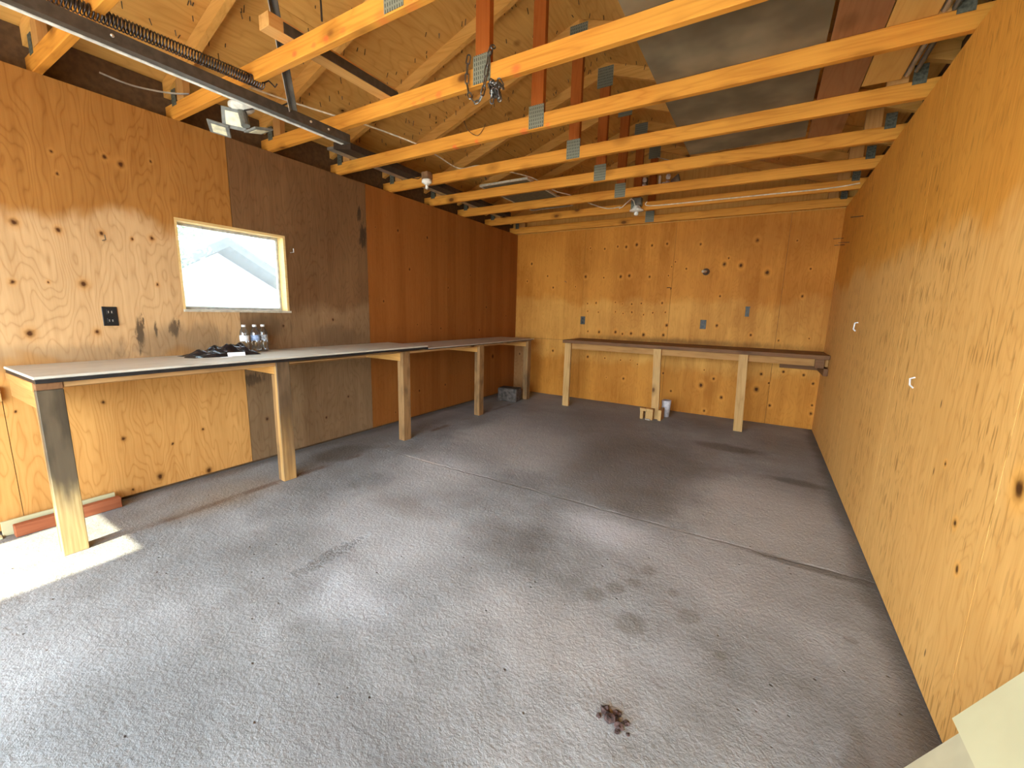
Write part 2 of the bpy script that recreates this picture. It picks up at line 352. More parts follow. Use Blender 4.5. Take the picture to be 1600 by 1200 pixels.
def glassy(name, tint, gloss=.12, veil=0., veilc=(1, 1, 1)):
    m = Mat(name); nt = m.nt; tr = nt.nodes.new('ShaderNodeBsdfTransparent'); gl = nt.nodes.new('ShaderNodeBsdfGlossy')
    tr.inputs[0].default_value = tint + (1,); gl.inputs['Roughness'].default_value = .06
    fr = nt.nodes.new('ShaderNodeLayerWeight'); fr.inputs[0].default_value = .35
    mx = nt.nodes.new('ShaderNodeMixShader'); ml = nt.nodes.new('ShaderNodeMath'); ml.operation = 'MULTIPLY_ADD'
    ml.inputs[1].default_value = .6; ml.inputs[2].default_value = gloss; nt.links.new(fr.outputs['Fresnel'], ml.inputs[0])
    nt.links.new(ml.outputs[0], mx.inputs[0]); nt.links.new(tr.outputs[0], mx.inputs[1]); nt.links.new(gl.outputs[0], mx.inputs[2])
    last = mx
    if veil:
        tl = nt.nodes.new('ShaderNodeBsdfTranslucent'); tl.inputs[0].default_value = veilc + (1,)
        m2 = nt.nodes.new('ShaderNodeMixShader'); m2.inputs[0].default_value = veil
        nt.links.new(mx.outputs[0], m2.inputs[1]); nt.links.new(tl.outputs[0], m2.inputs[2]); last = m2
    nt.links.new(last.outputs[0], m.out.inputs['Surface']); return m.mat
pet_m = glassy('clear_pet', (.90, .93, .95), .10)
glass_m = glassy('window_glass', (.95, .97, .97), .03)
film_m = glassy('plastic_film', (.95, .97, .97), .01, .11)

# concrete floor: base mottling plus stains, each with a shape and place of its own
def concrete():
    m = Mat('concrete', .75, 0., .35); x, y, z = m.pos(); P = m.vec(x, y, 0.)
    w1 = m.noise(P, 2.2, 5., .6) - .5; w2 = m.noise(m.vec(x, y, 5.), 2.2, 5., .6) - .5
    big = m.noise(P, 1.1, 4., .6); mid = m.noise(m.vec(x, y, 3.), 6., 5., .65); fine = m.noise(m.vec(x, y, 9.), 60., 4., .7)
    sweep = m.noise(m.vec((x + y) * 5. + big * 5., (x - y) * 1.6 + mid * .6, 2.), 4., 2., .5)
    t = (big - .5) * 1.6 + (mid - .5) * 1.0 + (fine - .5) * .45 + (sweep - .5) * .06 + .5
    col = m.mix(t.mx(0.).mn(1.), (.160, .160, .156), (.375, .385, .392))
    Q = m.vec(x + w1 * .55, y + w2 * .55, 0.)
    def blot(cx, cy, rx, ry, f, c, soft=.55, rotz=0.):
        nonlocal col
        ca, sa = math.cos(rotz), math.sin(rotz)
        xx = x + w1 * min(.5, 1.6 * rx) - cx; yy = y + w2 * min(.5, 1.6 * ry) - cy
        e = m.dist(m.vec((xx * ca + yy * sa) / rx, (yy * ca - xx * sa) / ry, 0.), (0, 0, 0))
        col = m.mix(e.step(soft, 1.15, 1., 0.) * f, col, c)
    blot(1.75, 1.15, .55, .5, .6, (.50, .51, .52), .1); blot(2.75, 1.85, .38, .28, .7, (.56, .57, .60), .1)
    blot(1.25, 1.3, .3, .45, .5, (.50, .51, .52), .1); blot(1.95, .65, .35, .2, .55, (.50, .52, .55), .1); blot(2.55, 1.0, .3, .3, .4, (.46, .46, .46), .1)
    blot(2.9, .95, .4, .3, .35, (.46, .44, .42), .1)
    blot(1.35, 2.0, .55, .55, .75, (.52, .53, .54), .1); blot(1.0, 3.2, .35, .8, .6, (.46, .455, .44), .1); blot(1.9, 2.55, .45, .3, .5, (.46, .455, .44), .1)
    blot(3.5, 2.6, .6, .85, .75, (.46, .445, .425), .3); blot(1.5, 3.0, .8, .7, .6, (.42, .41, .395), .2); blot(3.3, 1.7, .6, .4, .5, (.42, .41, .40), .1); blot(3.75, 4.6, .4, .5, .4, (.26, .235, .20), .2)
    blot(2.65, 3.15, .72, 1.1, .6, (.13, .105, .085), .45); blot(2.85, 2.35, .38, .30, .5, (.14, .12, .10), .4)
    blot(2.0, 4.2, .7, .8, .4, (.17, .14, .115), .3)
    blot(3.25, 4.05, .35, .14, .6, (.08, .065, .05), .5); blot(3.78, 3.4, .25, .09, .6, (.09, .075, .06), .5)
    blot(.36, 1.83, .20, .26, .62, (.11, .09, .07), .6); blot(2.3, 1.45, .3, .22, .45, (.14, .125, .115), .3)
    blot(2.55, .28, .5, .28, .6, (.145, .145, .145), .15); blot(1.95, -.05, .6, .35, .6, (.15, .157, .16), .15); blot(1.2, .45, .35, .25, .4, (.17, .178, .18), .1)
    blot(1.55, 1.42, .35, .16, .4, (.19, .15, .115), .2); blot(.45, .85, .3, .5, .45, (.34, .25, .15), .1)
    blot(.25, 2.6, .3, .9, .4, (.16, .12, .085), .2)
    for cx, cy, r in ((3.06, 1.59, .045), (3.03, 1.45, .04), (2.9, 1.27, .06), (3.29, 1.36, .055), (2.97, 1.36, .05), (3.2, 1.48, .03), (3.87, 1.57, .03), (3.1, 1.18, .07), (3.42, 1.2, .025)):
        blot(cx, cy, r, r, .42, (.13, .115, .09), .6)
    jl = (y - 2.10 + w1 * .05).abs()
    col = m.mix(jl.step(.008, .03, 1., 0.) * x.step(.8, .92) * x.step(1.25, 1.5, 1., 0.) * mid.step(.4, .55) * .6, col, (.50, .47, .43))
    col = m.mix(jl.step(.004, .014, 1., 0.) * x.step(1.2, 1.6) * .55, col, (.12, .105, .09))
    blot(3.72, 2.08, .35, .035, .6, (.08, .065, .05), .6); blot(3.81, .95, .05, .2, .5, (.16, .145, .125), .6)
    # soft shadows of the bench legs, painted as a brown line along the floor
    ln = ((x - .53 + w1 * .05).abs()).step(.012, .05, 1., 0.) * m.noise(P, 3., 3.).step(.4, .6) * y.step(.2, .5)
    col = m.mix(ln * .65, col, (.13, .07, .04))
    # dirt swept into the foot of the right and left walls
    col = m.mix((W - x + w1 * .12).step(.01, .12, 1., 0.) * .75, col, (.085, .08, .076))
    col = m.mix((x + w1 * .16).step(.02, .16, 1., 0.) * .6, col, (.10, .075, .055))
    # spalled patch
    sp = m.dist(m.vec((x - 1.645 + w1 * .12) / .05, (y - .82 + w2 * .1) / .24, 0.), (0, 0, 0)).step(.5, 1.1, 1., 0.)
    pit = m.noise(m.vec(x, y, 1.), 45., 4., .7)
    col = m.mix(sp * pit.step(.42, .58) * .6, col, (.13, .12, .11))
    vd, vr = m.voro(P, 22.); sk = vd.step(.05, .16, 1., 0.) * vr.gt(.88)
    col = m.mix(sk * .7, col, (.10, .09, .08))
    m.set('Base Color', col); m.set('Roughness', mid.step(.3, .7, .55, .85))
    m.bump(sweep * .14 + fine * .55 + mid * .8 - sp * pit * 2.2 - sk * .6, .85, .012)
    return m.mat
conc_m = concrete()

# ------------------------------------------------------------------ structure: floor
g = G(); xs = [-.1 + i * (W + .2) / 60 for i in range(61)]
prof = [(FY - .1, 0), (2.06, 0), (2.085, .0004), (2.10, -.0022), (2.112, .0), (2.14, 0), (D + .1, 0)]
rows = []
rj = random.Random(3)
for i, xx in enumerate(xs):
    j = rj.uniform(-.012, .012); dp = .35 if xx < .85 else 1.
    rows.append([g.bm.verts.new((xx, yy + (j if 1 < k < 5 else 0), zz * dp * rj.uniform(.7, 1.3))) for k, (yy, zz) in enumerate(prof)])
for a, b in zip(rows, rows[1:]):
    for k in range(len(prof) - 1): g.bm.faces.new((a[k], b[k], b[k + 1], a[k + 1]))
x0, x1, y0, y1 = xs[0], xs[-1], prof[0][0], prof[-1][0]
g.bm.verts.ensure_lookup_table()
low = [g.bm.verts.new(c) for c in ((x0, y0, -.1), (x1, y0, -.1), (x1, y1, -.1), (x0, y1, -.1))]
g.bm.faces.new(low)
g.bm.faces.new([r[0] for r in rows] + [low[1], low[0]]); g.bm.faces.new([r[-1] for r in rows] + [low[2], low[3]])
g.bm.faces.new(rows[0] + [low[3], low[0]]); g.bm.faces.new(rows[-1] + [low[2], low[1]])
struct(g.done('floor', conc_m))

# walls: a backing of framing with the plywood sheets as parts
WY0, WY1, WZ0, WZ1 = .91, 1.66, 1.207, 1.825      # window hole in the left wall
g = G()
for lo, hi in (((-.12, FY, 0), (-.013, WY0, H)), ((-.12, WY1, 0), (-.013, D + .1, H)), ((-.12, WY0, 0), (-.013, WY1, WZ0)), ((-.12, WY0, WZ1), (-.013, WY1, H))): g.box(lo, hi)
wl = struct(g.done('wall_left', dark_wood))
g = .0015; ZP = .018
def ypanel(xa, xb, poly, mat, par): G().prism([(xa, p, q) for p, q in poly], (xb - xa, 0, 0)).done('plywood_sheet', mat, par)
def xpanel(ya, yb, poly, mat, par): G().prism([(p, ya, q) for p, q in poly], (0, yb - ya, 0)).done('plywood_sheet', mat, par)
R4 = lambda a, b, c, d: [(a, c), (b, c), (b, d), (a, d)]
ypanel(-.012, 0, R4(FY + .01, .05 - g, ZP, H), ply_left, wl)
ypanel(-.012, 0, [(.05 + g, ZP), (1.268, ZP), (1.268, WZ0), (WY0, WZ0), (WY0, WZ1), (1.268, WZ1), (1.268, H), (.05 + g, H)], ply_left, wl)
ypanel(-.012, -.001, [(1.272, ZP), (2.488, ZP), (2.488, H), (1.272, H), (1.272, WZ1), (WY1, WZ1), (WY1, WZ0), (1.272, WZ0)], ply_dark, wl)
ypanel(-.012, .0, R4(2.492, 3.708, ZP, H), ply_orange, wl); ypanel(-.012, -.0005, R4(3.712, 4.928, ZP, H), ply_orange, wl)
ypanel(-.012, .0, R4(4.932, D, ZP, H), ply_orange, wl)

wr = struct(box('wall_right', (W + .013, FY, 0), (W + .12, D + .1, H), dark_wood))
for a, b in ((FY + .01, .0), (.005, 1.222), (1.226, 2.442), (2.446, 3.662), (3.666, 4.882), (4.886, D)):
    ypanel(W, W + .012, R4(a, b, .004, H), ply_right, wr)

wb = struct(box('wall_back', (-.013, D + .013, 0), (W + .013, D + .1, H), dark_wood))
for a, b, zt in ((.0, 1.118, 1.), (1.121, 2.338, 1.), (2.341, 3.558, 1.), (3.561, W, 1.)):
    xpanel(D, D + .012, R4(a, b, .868, H), ply_back, wb); xpanel(D, D + .012, R4(a, b, .004, .865), ply_back, wb)
xpanel(D - .02, D, R4(0.002, .265, .004, .87), plywood('plywood_scrap', 0, (.40, .20, .075), (.27, .12, .04), [(.1, .6), (.2, .3)], seed=31.), wb)
zu = lambda x: 2.62 + .34 * min(x, W - x)       # underside of the rafters
g = G().prism([(-.1, D + .012, H), (W + .1, D + .012, H), (W + .1, D + .012, zu(W + .1) + .09), (W / 2, D + .012, zu(W / 2) + .09), (-.1, D + .012, zu(-.1) + .09)], (0, .06, 0)).done('gable_panel', ply_roof, wb)

g = G()
for lo, hi in (((-.12, FY - .12, 0), (.26, FY, H)), ((.26, FY - .12, 2.165), (1.0, FY, H)), ((1.0, FY - .12, 0), (1.09, FY, H)), ((1.09, FY - .12, 2.15), (3.75, FY, H)), ((3.75, FY - .12, 0), (W + .12, FY, H))): g.box(lo, hi)
g.prism([(-.1, FY, H), (W + .1, FY, H), (W + .1, FY, zu(W + .1) + .09), (W / 2, FY, zu(W / 2) + .09), (-.1, FY, zu(-.1) + .09)], (0, -.12, 0))
wf = struct(g.done('wall_front', ply_front))  # doorways in this unseen wall are added for daylight and the sun patch
# unseen sun blocker added outside the open garage doorway: it keeps the sun off the floor there
cp = struct(empty('sun_blocker', (2.6, FY - 2.1, 3.62)))
box('blocker_deck', (-1.56, -1.2, 0), (2.2, 1.15, .06), dark_wood, cp)
for x in (-1.48, 2.1):
    for y in (-1.1, 1.05): box('blocker_post', (x - .045, y - .045, -3.73), (x + .045, y + .045, 0.0), dark_wood, cp)

# ceiling: sloping roof sheathing in sheets
cl = struct(empty('ceiling', (W / 2, 2., 3.39)))
def sheet(xa, xb, ya, yb):
    z = lambda x: zu(x) + .0955
    o = G().prism([(xa, ya, z(xa)), (xb, ya, z(xb)), (xb, ya, z(xb) + .014), (xa, ya, z(xa) + .014)], (0, yb - ya, 0)).done('roof_sheet', ply_roof, cl)
    o.matrix_parent_inverse = cl.matrix_world.inverted()
bpy.context.view_layer.update()
for side in (0, 1):
    for ra, rb, ofs in ((-.42, .80, 0.), (.803, W / 2, 1.22)):
        y = FY - .12
        cuts = [FY - .12] + [v for v in (3.424 - 2.44 * 2 + ofs, 3.424 - 2.44 + ofs, 3.424 + ofs) if FY < v < D] + [D + .1]
        for a, b in zip(cuts, cuts[1:]):
            xa, xb = (ra, rb) if side == 0 else (W - rb, W - ra)
            sheet(xa, xb, a + .002, b - .002)
rz = lambda x: zu(x) + .112
o = G().prism([(-.45, FY - .15, rz(-.45)), (W / 2, FY - .15, rz(W / 2)), (W + .45, FY - .15, rz(W + .45)), (W + .45, FY - .15, rz(W + .45) + .03), (W / 2, FY - .15, rz(W / 2) + .03), (-.45, FY - .15, rz(-.45) + .03)], (0, D - FY + .3, 0)).done('roof_covering', shingle_m, cl)
o.matrix_parent_inverse = cl.matrix_world.inverted()
g = G(); rn = random.Random(5)
TR = [.355, .965, 1.575, 2.185, 2.795, 3.405, 4.015, 4.625, 5.30]
for k in range(900):
    x = rn.uniform(.1, W - .1); x = x if rn.random() < .35 else rn.uniform(.2, 2.)
    yt = rn.choice(TR[1:]) + rn.choice((-.05, .09)) + rn.gauss(0, .05) if rn.random() < .6 else rn.uniform(.4, 5.2)
    if any(t - .012 < yt < t + .05 for t in TR): continue
    z = zu(x) + .096; L = rn.uniform(.015, .04); p = Vector((x, yt, z)); q = p + Vector((rn.gauss(0, .006), rn.gauss(0, .006), -L))
    g.tube([p, q], .003, 3)
nt_ = g.done('nail_tips', nail_m, cl); nt_['kind'] = 'stuff'; nt_.matrix_parent_inverse = cl.matrix_world.inverted()
for nm, xa, xb in (('trim_1', -.135, -.10), ('trim_2', W + .10, W + .135)):      # eave blocking
    struct(box(nm, (xa, FY, H + .001), (xb, D + .1, zu(-.1) + .09), dark_wood))

# window in the left wall
w1 = struct(empty('window_1', (-.05, 1.285, 1.516)))
def wpart(o): o.matrix_parent_inverse = Matrix.Translation((.05, -1.285, -1.516)); return o
liner = lumber('window_liner', 1, (.70, .50, .22), (.52, .33, .12), knot=.3)
for nm, lo, hi in (('window_frame', (-.115, WY0, WZ1 - .018), (0.002, WY1, WZ1)), ('window_sill', (-.115, WY0, WZ0), (.012, WY1 + .01, WZ0 + .016)),
                   ('window_frame', (-.115, WY0, WZ0 + .016), (.001, WY0 + .014, WZ1 - .018)), ('window_frame', (-.115, WY1 - .018, WZ0 + .016), (.002, WY1, WZ1 - .018))):
    wpart(box(nm, lo, hi, palewood_m if 'sill' in nm else liner, w1))
for lo, hi in (((-.10, WY0 + .014, WZ1 - .036), (-.08, WY1 - .018, WZ1 - .018)), ((-.10, WY0 + .014, WZ0 + .016), (-.08, WY1 - .018, WZ0 + .036)), ((-.10, WY0 + .014, WZ0 + .036), (-.08, WY0 + .03, WZ1 - .036)), ((-.10, WY1 - .036, WZ0 + .036), (-.08, WY1 - .018, WZ1 - .036))):
    wpart(box('window_sash', lo, hi, plain('sash_white', (.70, .70, .66), .5), w1))
wpart(box('glass_pane', (-.093, WY0 + .03, WZ0 + .036), (-.089, WY1 - .036, WZ1 - .036), glass_m, w1))
g = G(); rows = []; rn = random.Random(2)          # wrinkled plastic film tacked over the glass
for i in range(17):
    row = []
    for j in range(13):
        yy = WY0 + .018 + i / 16 * (WY1 - WY0 - .04); zz = WZ0 + .02 + j / 12 * (WZ1 - WZ0 - .042)
        xx = -.074 + .006 * math.sin(i * .9 + j * .5) * math.sin(j * .7) + rn.uniform(-.002, .002)
        row.append(g.bm.verts.new((xx, yy, zz)))
    rows.append(row)
for a, b in zip(rows, rows[1:]):
    for k in range(12): g.bm.faces.new((a[k], b[k], b[k + 1], a[k + 1]))
wpart(g.done('plastic_film', film_m, w1, True))

# ------------------------------------------------------------------ outside
struct(box('ground', (-40, -30, -.30), (30, 30, -.105), gravel_m))
h = tag(empty('house', (-9.3, 4.0, -1.7)), 'white gabled house seen hazily through the small window', 'house')
G().prism([(-3, -2.6, 0), (-3, 2.6, 0), (-3, 2.6, 2.5), (-3, 0, 4.0), (-3, -2.6, 2.5)], (6, 0, 0)).done('house_wall', siding_m, h)
for sgn in (1, -1):
    G().prism([(-3.3, sgn * 3.0, 2.36), (-3.3, 0, 4.10), (-3.3, 0, 4.28), (-3.3, sgn * 3.0, 2.54)], (6.8, 0, 0)).done('roof_slope', shingle_m, h)
box('window_pane', (3.0, -.85, 1.9), (3.03, -.1, 3.2), screen_m, h)
t = tag(empty('tree', (-4.6, 1.9, -.3)), 'leafy green tree left of the house outside the window', 'tree')
G().tube([(0, 0, 0), (.1, 0, 1.2), (0, .1, 2.4)], lambda f: .16 - .07 * f, 8).done('trunk', bark_m, t)
g = G(); rn = random.Random(9)
for k in range(2600):
    v = Vector((rn.gauss(0, 1), rn.gauss(0, 1), rn.gauss(0, 1))).normalized() * rn.uniform(.6, 1.25); c = v + Vector((0, 0, 2.9))
    a = Vector((rn.gauss(0, 1), rn.gauss(0, 1), rn.gauss(0, 1))).normalized() * .06; b = a.orthogonal().normalized() * .032
    g.bm.faces.new([g.bm.verts.new(c + q) for q in (a, b, -a, -b)])
g.done('foliage', leaf_m, t)['kind'] = 'stuff'

# ------------------------------------------------------------------ roof trusses
def par_to(o, root): o.parent = root; return o
LAB = ['roof truss nearest the garage door, its chord half hidden behind the dark door track',
       'roof truss whose chord carries the white three-panel floodlight and red crayon marks',
       'roof truss with a steel chain looped round its centre post',
       'roof truss next behind the chained one, with a thin wire loop on its chord',
       'roof truss with the lamp holder in a brown box near its left end',
       'roof truss crossing just over the near end of the pale framed panel',
       'roof truss directly in front of the one carrying the porcelain lamp and white cable',
       'roof truss with white cable stapled along its face and a porcelain lamp at mid span',
       'roof truss standing tight against the back wall']
for i, ty in enumerate(TR):
    t = tag(empty('roof_truss', (W / 2, ty, H)), LAB[i], 'roof truss', 'roof trusses across the ceiling')
    X = lambda x: x - W / 2; Z = lambda z: z - H
    cm = chord_mk[i - 1] if 1 <= i <= 3 else chord_m
    ch = G().box((X(-.095), 0, 0.0), (X(W + .095), .038, .089), .003).done('bottom_chord', cm, t)
    if 1 <= i <= 3:     # marks are placed in room coordinates: shift the mesh instead of the object
        ch.data.transform(Matrix.Translation((W / 2, 0, H))); ch.location = (-W / 2, 0, -H)
    G().box((X(W / 2 - .044), 0, .089), (X(W / 2 + .044), .038, Z(zu(W / 2)) - .012), .002).done('king_post', king_m, t)
    for s in (0, 1):
        f = (lambda x: X(x)) if s == 0 else (lambda x: X(W - x))
        G().prism([(f(-.098), 0, Z(zu(-.098))), (f(W / 2), 0, Z(zu(W / 2))), (f(W / 2), 0, Z(zu(W / 2)) + .093), (f(-.098), 0, Z(zu(-.098)) + .093)], (0, .038, 0)).done('top_chord', raft_m, t)
        G().prism([(f(.085), 0, .089), (f(.174), 0, .089), (f(.174), 0, Z(zu(.174))), (f(.085), 0, Z(zu(.085)))], (0, .038, 0)).done('heel_block', heel_m, t)
        G().box((min(f(.012), f(.07)), -.002, .070), (max(f(.012), f(.07)), 0, .165)).done('gang_plate', plate_dk, t)
    G().box((X(W / 2 - .056), -.0025, .006), (X(W / 2 + .054), 0, .142)).done('gang_plate', plate_m, t)
    G().box((X(W / 2 - .07), -.0025, Z(zu(W / 2)) - .10), (X(W / 2 + .07), 0, Z(zu(W / 2)) + .06)).done('gang_plate', plate_m, t)

# ------------------------------------------------------------------ long workbench on the left wall
wbn = tag(empty('workbench', (0, .08, 0)), 'long plywood-topped workbench along the left wall under the window', 'workbench')
BY = .08
def wp(lo, hi, name, mat, par=wbn, bev=.0025):
    b = Vector((0, BY, 0)) if par is wbn else Vector((0, 0, 0))
    return G().box(Vector(lo) - Vector((0, BY, 0)), Vector(hi) - Vector((0, BY, 0)), bev).done(name, mat, par)
s1 = wp((.002, .075, .896), (.575, 2.72, .910), 'tabletop', bench_m)
wp((.004, .08, .8775), (.580, 2.715, .8955), 'dark_edge', black_m, s1, .001)
s2 = wp((.002, 2.60, .876), (.575, 4.97, .8855), 'tabletop', bench_m)
wp((.004, 2.725, .868), (.570, 4.95, .8758), 'dark_edge', black_m, s2, .001)
LY = [(.08, .172), (1.203, 1.297), (2.39, 2.482), (3.628, 3.72), (4.82, 4.912)]
for k, (a, b) in enumerate(LY):
    zt = .877 if k < 2 else (.8675)
    lg = wp((.522, a, 0), (.560, b, zt - .035 if k == 0 else zt), 'leg', stain_m if k == 0 else stain_shade_m if k == 1 else leg_m)
    wp((.482, a + .004, 0), (.521, b - .002, zt - (.092 if k else .1265)), 'leg_stiffener', leg_m, lg)
    if k: wp((.04, a + .006, zt - .09), (.5215, a + .044, zt), 'bearer', bearer_m)
    else:
        wp((.003, a - .004, zt - .044), (.5215, a + .036, zt), 'bearer', railx_m); wp((.04, a, zt - .125), (.5215, a + .036, zt - .0445), 'bearer', railx_m)
        wp((.5225, a, zt - .034), (.5615, b, zt), 'front_apron', plank_m)
wp((.523, .173, .850), (.556, 1.202, .8770), 'front_apron', rail_m)
wp((.523, 1.298, .858), (.556, 2.389, .867), 'front_apron', rail_m); wp((.523, 2.483, .846), (.556, 3.627, .867), 'front_apron', rail_m)
wp((.523, 3.721, .846), (.556, 4.819, .867), 'front_apron', rail_m)
wp((.001, .126, .772), (.039, 2.45, .861), 'wall_ledger', rail_m); wp((.001, 2.452, .772), (.039, 4.94, .861), 'wall_ledger', rail_m)
lw = wp((.001, -.9, .728), (.039, .046, .806), 'wall_ledger', lumber('ledger_light', 1, (.62, .38, .15), (.44, .24, .08), knot=.4))

# ------------------------------------------------------------------ short workbench on the back wall
bb = tag(empty('workbench', (2.5, 4.8, 0)), 'shorter brown plank workbench along the back wall', 'workbench')
def bp(lo, hi, name, mat, bev=.0025, par=bb):
    o = Vector((2.5, 4.8, 0)); return G().box(Vector(lo) - o, Vector(hi) - o, bev).done(name, mat, par)
for k in range(3): bp((1.115, 4.775 + k * .205, .868), (W - .004, 4.775 + k * .205 + .203, .910 - (.002 if k % 2 else 0)), 'top_plank', plank_m)
bp((1.14, 4.842, .79), (W - .005, 4.88, .8675), 'front_rail', railx_m)
for a, s in ((1.140, 0.), (2.345, -.035), (3.255, -.03)):
    lg = G().prism([(a - 2.5, 0, 0), (a + .088 - 2.5, 0, 0), (a + .088 + s - 2.5, 0, .866), (a + s - 2.5, 0, .866)], (0, .039, 0)).done('leg', legback_m, bb)
bp((1.14, D - .039, .775), (1.35, D - .021 + .02, .864), 'wall_ledger', railx_m)
bp((1.351, D - .039, .779), (W - .42, D - .001, .8675), 'wall_ledger', railx_m)
bp((W - .40, D - .039, .70), (W - .002, D - .001, .788), 'wall_ledger', plank_m)
bp((W - .040, 4.80, .70), (W - .002, D - .04, .775), 'side_ledger', plank_m)
bp((W - .12, 4.80, .776), (W - .041, 4.8415, .867), 'end_block', plank_m)

# ------------------------------------------------------------------ things on and around the benches
def bottle(y, x, label, tint):
    t = tag(empty('water_bottle', (x, y, .9101)), label, 'bottle', 'water bottles on the long bench')
    prof = [(.026, 0), (.030, .006), (.031, .02), (.0295, .035), (.031, .05), (.0295, .065), (.031, .08), (.0312, .13), (.030, .145), (.025, .165), (.016, .180), (.0125, .186), (.0125, .197), (.0, .1975)]
    G().lathe(prof, seg=20).done('bottle_body', pet_m, t, True)
    G().lathe([(.0145, .190), (.0148, .204), (.0135, .2055), (0, .2055)], seg=16).done('cap', whitep_m, t)
    G().lathe([(.0318, .085), (.0320, .086), (.0320, .126), (.0318, .127)], seg=20).done('bottle_label', tint, t, True)
lab_w = plain('label_white', (.72, .76, .80), .4, 0, .1, 60.); lab_b = plain('label_blue', (.30, .40, .62), .4, 0, .2, 80.)
bottle(1.250, .075, 'clear water bottle behind the bag, leftmost of three, pale label', lab_w)
bottle(1.330, .070, 'clear water bottle in the middle of three, bluish label', lab_b)
bottle(1.398, .058, 'clear water bottle, rightmost of three, farthest from the bag', plain('label_grey', (.35, .37, .40), .4, 0, .3, 90.))
t = tag(empty('plastic_bag', (.18, 1.03, .9101)), 'crumpled black plastic bag lying on the long bench below the window', 'bag')
g = G(); rn = random.Random(11); NX, NY = 16, 34; vs = []
ph = [rn.uniform(0, 6) for _ in range(8)]
for i in range(NX + 1):
    r_ = []
    for j in range(NY + 1):
        u, v = i / NX * 2 - 1, j / NY * 2 - 1
        ex = max(0, 1 - abs(u) ** 2.6) ** .7 * max(0, 1 - abs(v) ** 4) ** .8
        hgt = .036 + .066 * (v * .5 + .5)
        rid = .55 + .45 * abs(math.sin(3.1 * u + 2.2 * v + ph[0])) * abs(math.cos(4.3 * v - 2 * u + ph[1])) + .22 * math.sin(9 * u + 5 * v + ph[2]) * math.sin(7 * v + ph[3]) + rn.uniform(-.07, .07)
        r_.append(g.bm.verts.new((u * .10 + .012 * math.sin(5 * v + ph[4]), v * .205 + .015 * math.sin(4 * u + ph[5]), .0015 + ex * hgt * max(.25, rid))))
    vs.append(r_)
for a, b in zip(vs, vs[1:]):
    for k in range(NY): g.bm.faces.new((a[k], b[k], b[k + 1], a[k + 1]))
rim = vs[0] + [r[-1] for r in vs[1:]] + vs[-1][-2::-1] + [r[0] for r in vs[-2:0:-1]]
bt = [g.bm.verts.new((v.co.x, v.co.y, 0)) for v in rim]
for k in range(len(rim)): g.bm.faces.new((rim[k], rim[(k + 1) % len(rim)], bt[(k + 1) % len(rim)], bt[k]))
g.bm.faces.new(bt)
g.done('bag_film', bag_m, t)
G().prism([(.108, .0, .0), (.135, .10, .0), (.120, .105, .022), (.093, .005, .022)], (-.004, .0, .003)).done('paper_label', paper_m, t)
tag(box('paper_slip', (.318, .965, .9102), (.345, 1.03, .9125), paper_m), 'small pale slip of paper in front of the black bag', 'paper')

t = tag(empty('concrete_block', (.40, 4.63, 0)), 'dark grey concrete block on the floor under the far end of the long bench', 'block')
g = G().box((-.16, -.10, .0), (.13, .10, .19), .012); g.bm.transform(Matrix.Rotation(.12, 4, 'Z')); g.done('block_body', block_m, t)
g = G().box((-.12, -.08, .188), (-.01, .07, .193)); g.box((.02, -.08, .188), (.10, .07, .193)); g.bm.transform(Matrix.Rotation(.12, 4, 'Z')); g.done('core_hollow', black_m, t)

t = tag(empty('scrap_wood_pile', (2.33, 4.72, 0)), 'little pile of sawn wood blocks at the foot of the middle back-bench leg', 'wood scraps')
for lo, hi in (((-.10, -.01, 0), (-.062, .068, .10)), ((-.035, -.01, 0), (.052, .07, .10)), ((-.105, -.012, .1005), (-.03, .07, .135)), ((-.028, -.012, .1005), (.054, .07, .135)), ((.107, .02, 0), (.145, .21, .13))):
    G().box(lo, hi, .002).done('wood_block', legback_m, t)
G().box((-.03, -.035, 0), (.03, -.012, .012), .002).done('wood_chip', palewood_m, t)
t = tag(empty('paper_cup', (2.475, 5.02, 0)), 'whitish crumpled cup behind the scrap wood pile under the back bench', 'cup')
G().lathe([(.045, 0), (.058, .21), (.055, .212), (.042, .01)], seg=14).done('cup_body', plain('cup_white', (.62, .56, .55), .6), t, True)

t = tag(empty('red_brick_board', (.09, .03, 0)), 'short reddish board end lying on the floor against the left wall', 'board')
G().box((-.015, -.035, 0.0), (.03, .40, .066), .003).done('board_body', redwood_m, t)
t = tag(empty('trim_strip', (.05, .0, 0)), 'cream L-shaped trim strip standing between the wall and reddish board', 'trim strip')
G().box((-.012, -.04, 0), (.0, .42, .082), .001).done('strip_web', cream_m, t)
G().box((-.012, -.9, 0), (.03, -.045, .012), .001).done('strip_flange', cream_m, t)

# cream lapped panel leaning on the right wall near the camera
t = tag(empty('leaning_panel', (3.72, .1, 0)), 'cream lapped panel leaning on the right wall at the lower right corner', 'panel')
def lean(xz0, xz1, th, y0, y1, name, mat=cream_m):
    (xa, za), (xb, zb) = xz0, xz1; d = Vector((xb - xa, 0, zb - za)).normalized(); n = Vector((-d.z, 0, d.x)) * th
    a = Vector((xa - 3.72, y0 - .1, za)); b = Vector((xb - 3.72, y0 - .1, zb))
    G().prism([a, b, b + n, a + n], (0, y1 - y0, 0)).done(name, mat, t)
lean((3.722, .008), (4.005, .575), .014, -.9, .772, 'lower_board', plain('cream_paint_dark', (.44, .375, .235), .6, 0, .06, 8.))  # lower board in a darker cream
lean((3.903, .385), (4.006, .592), .022, -.9, .79, 'upper_board')

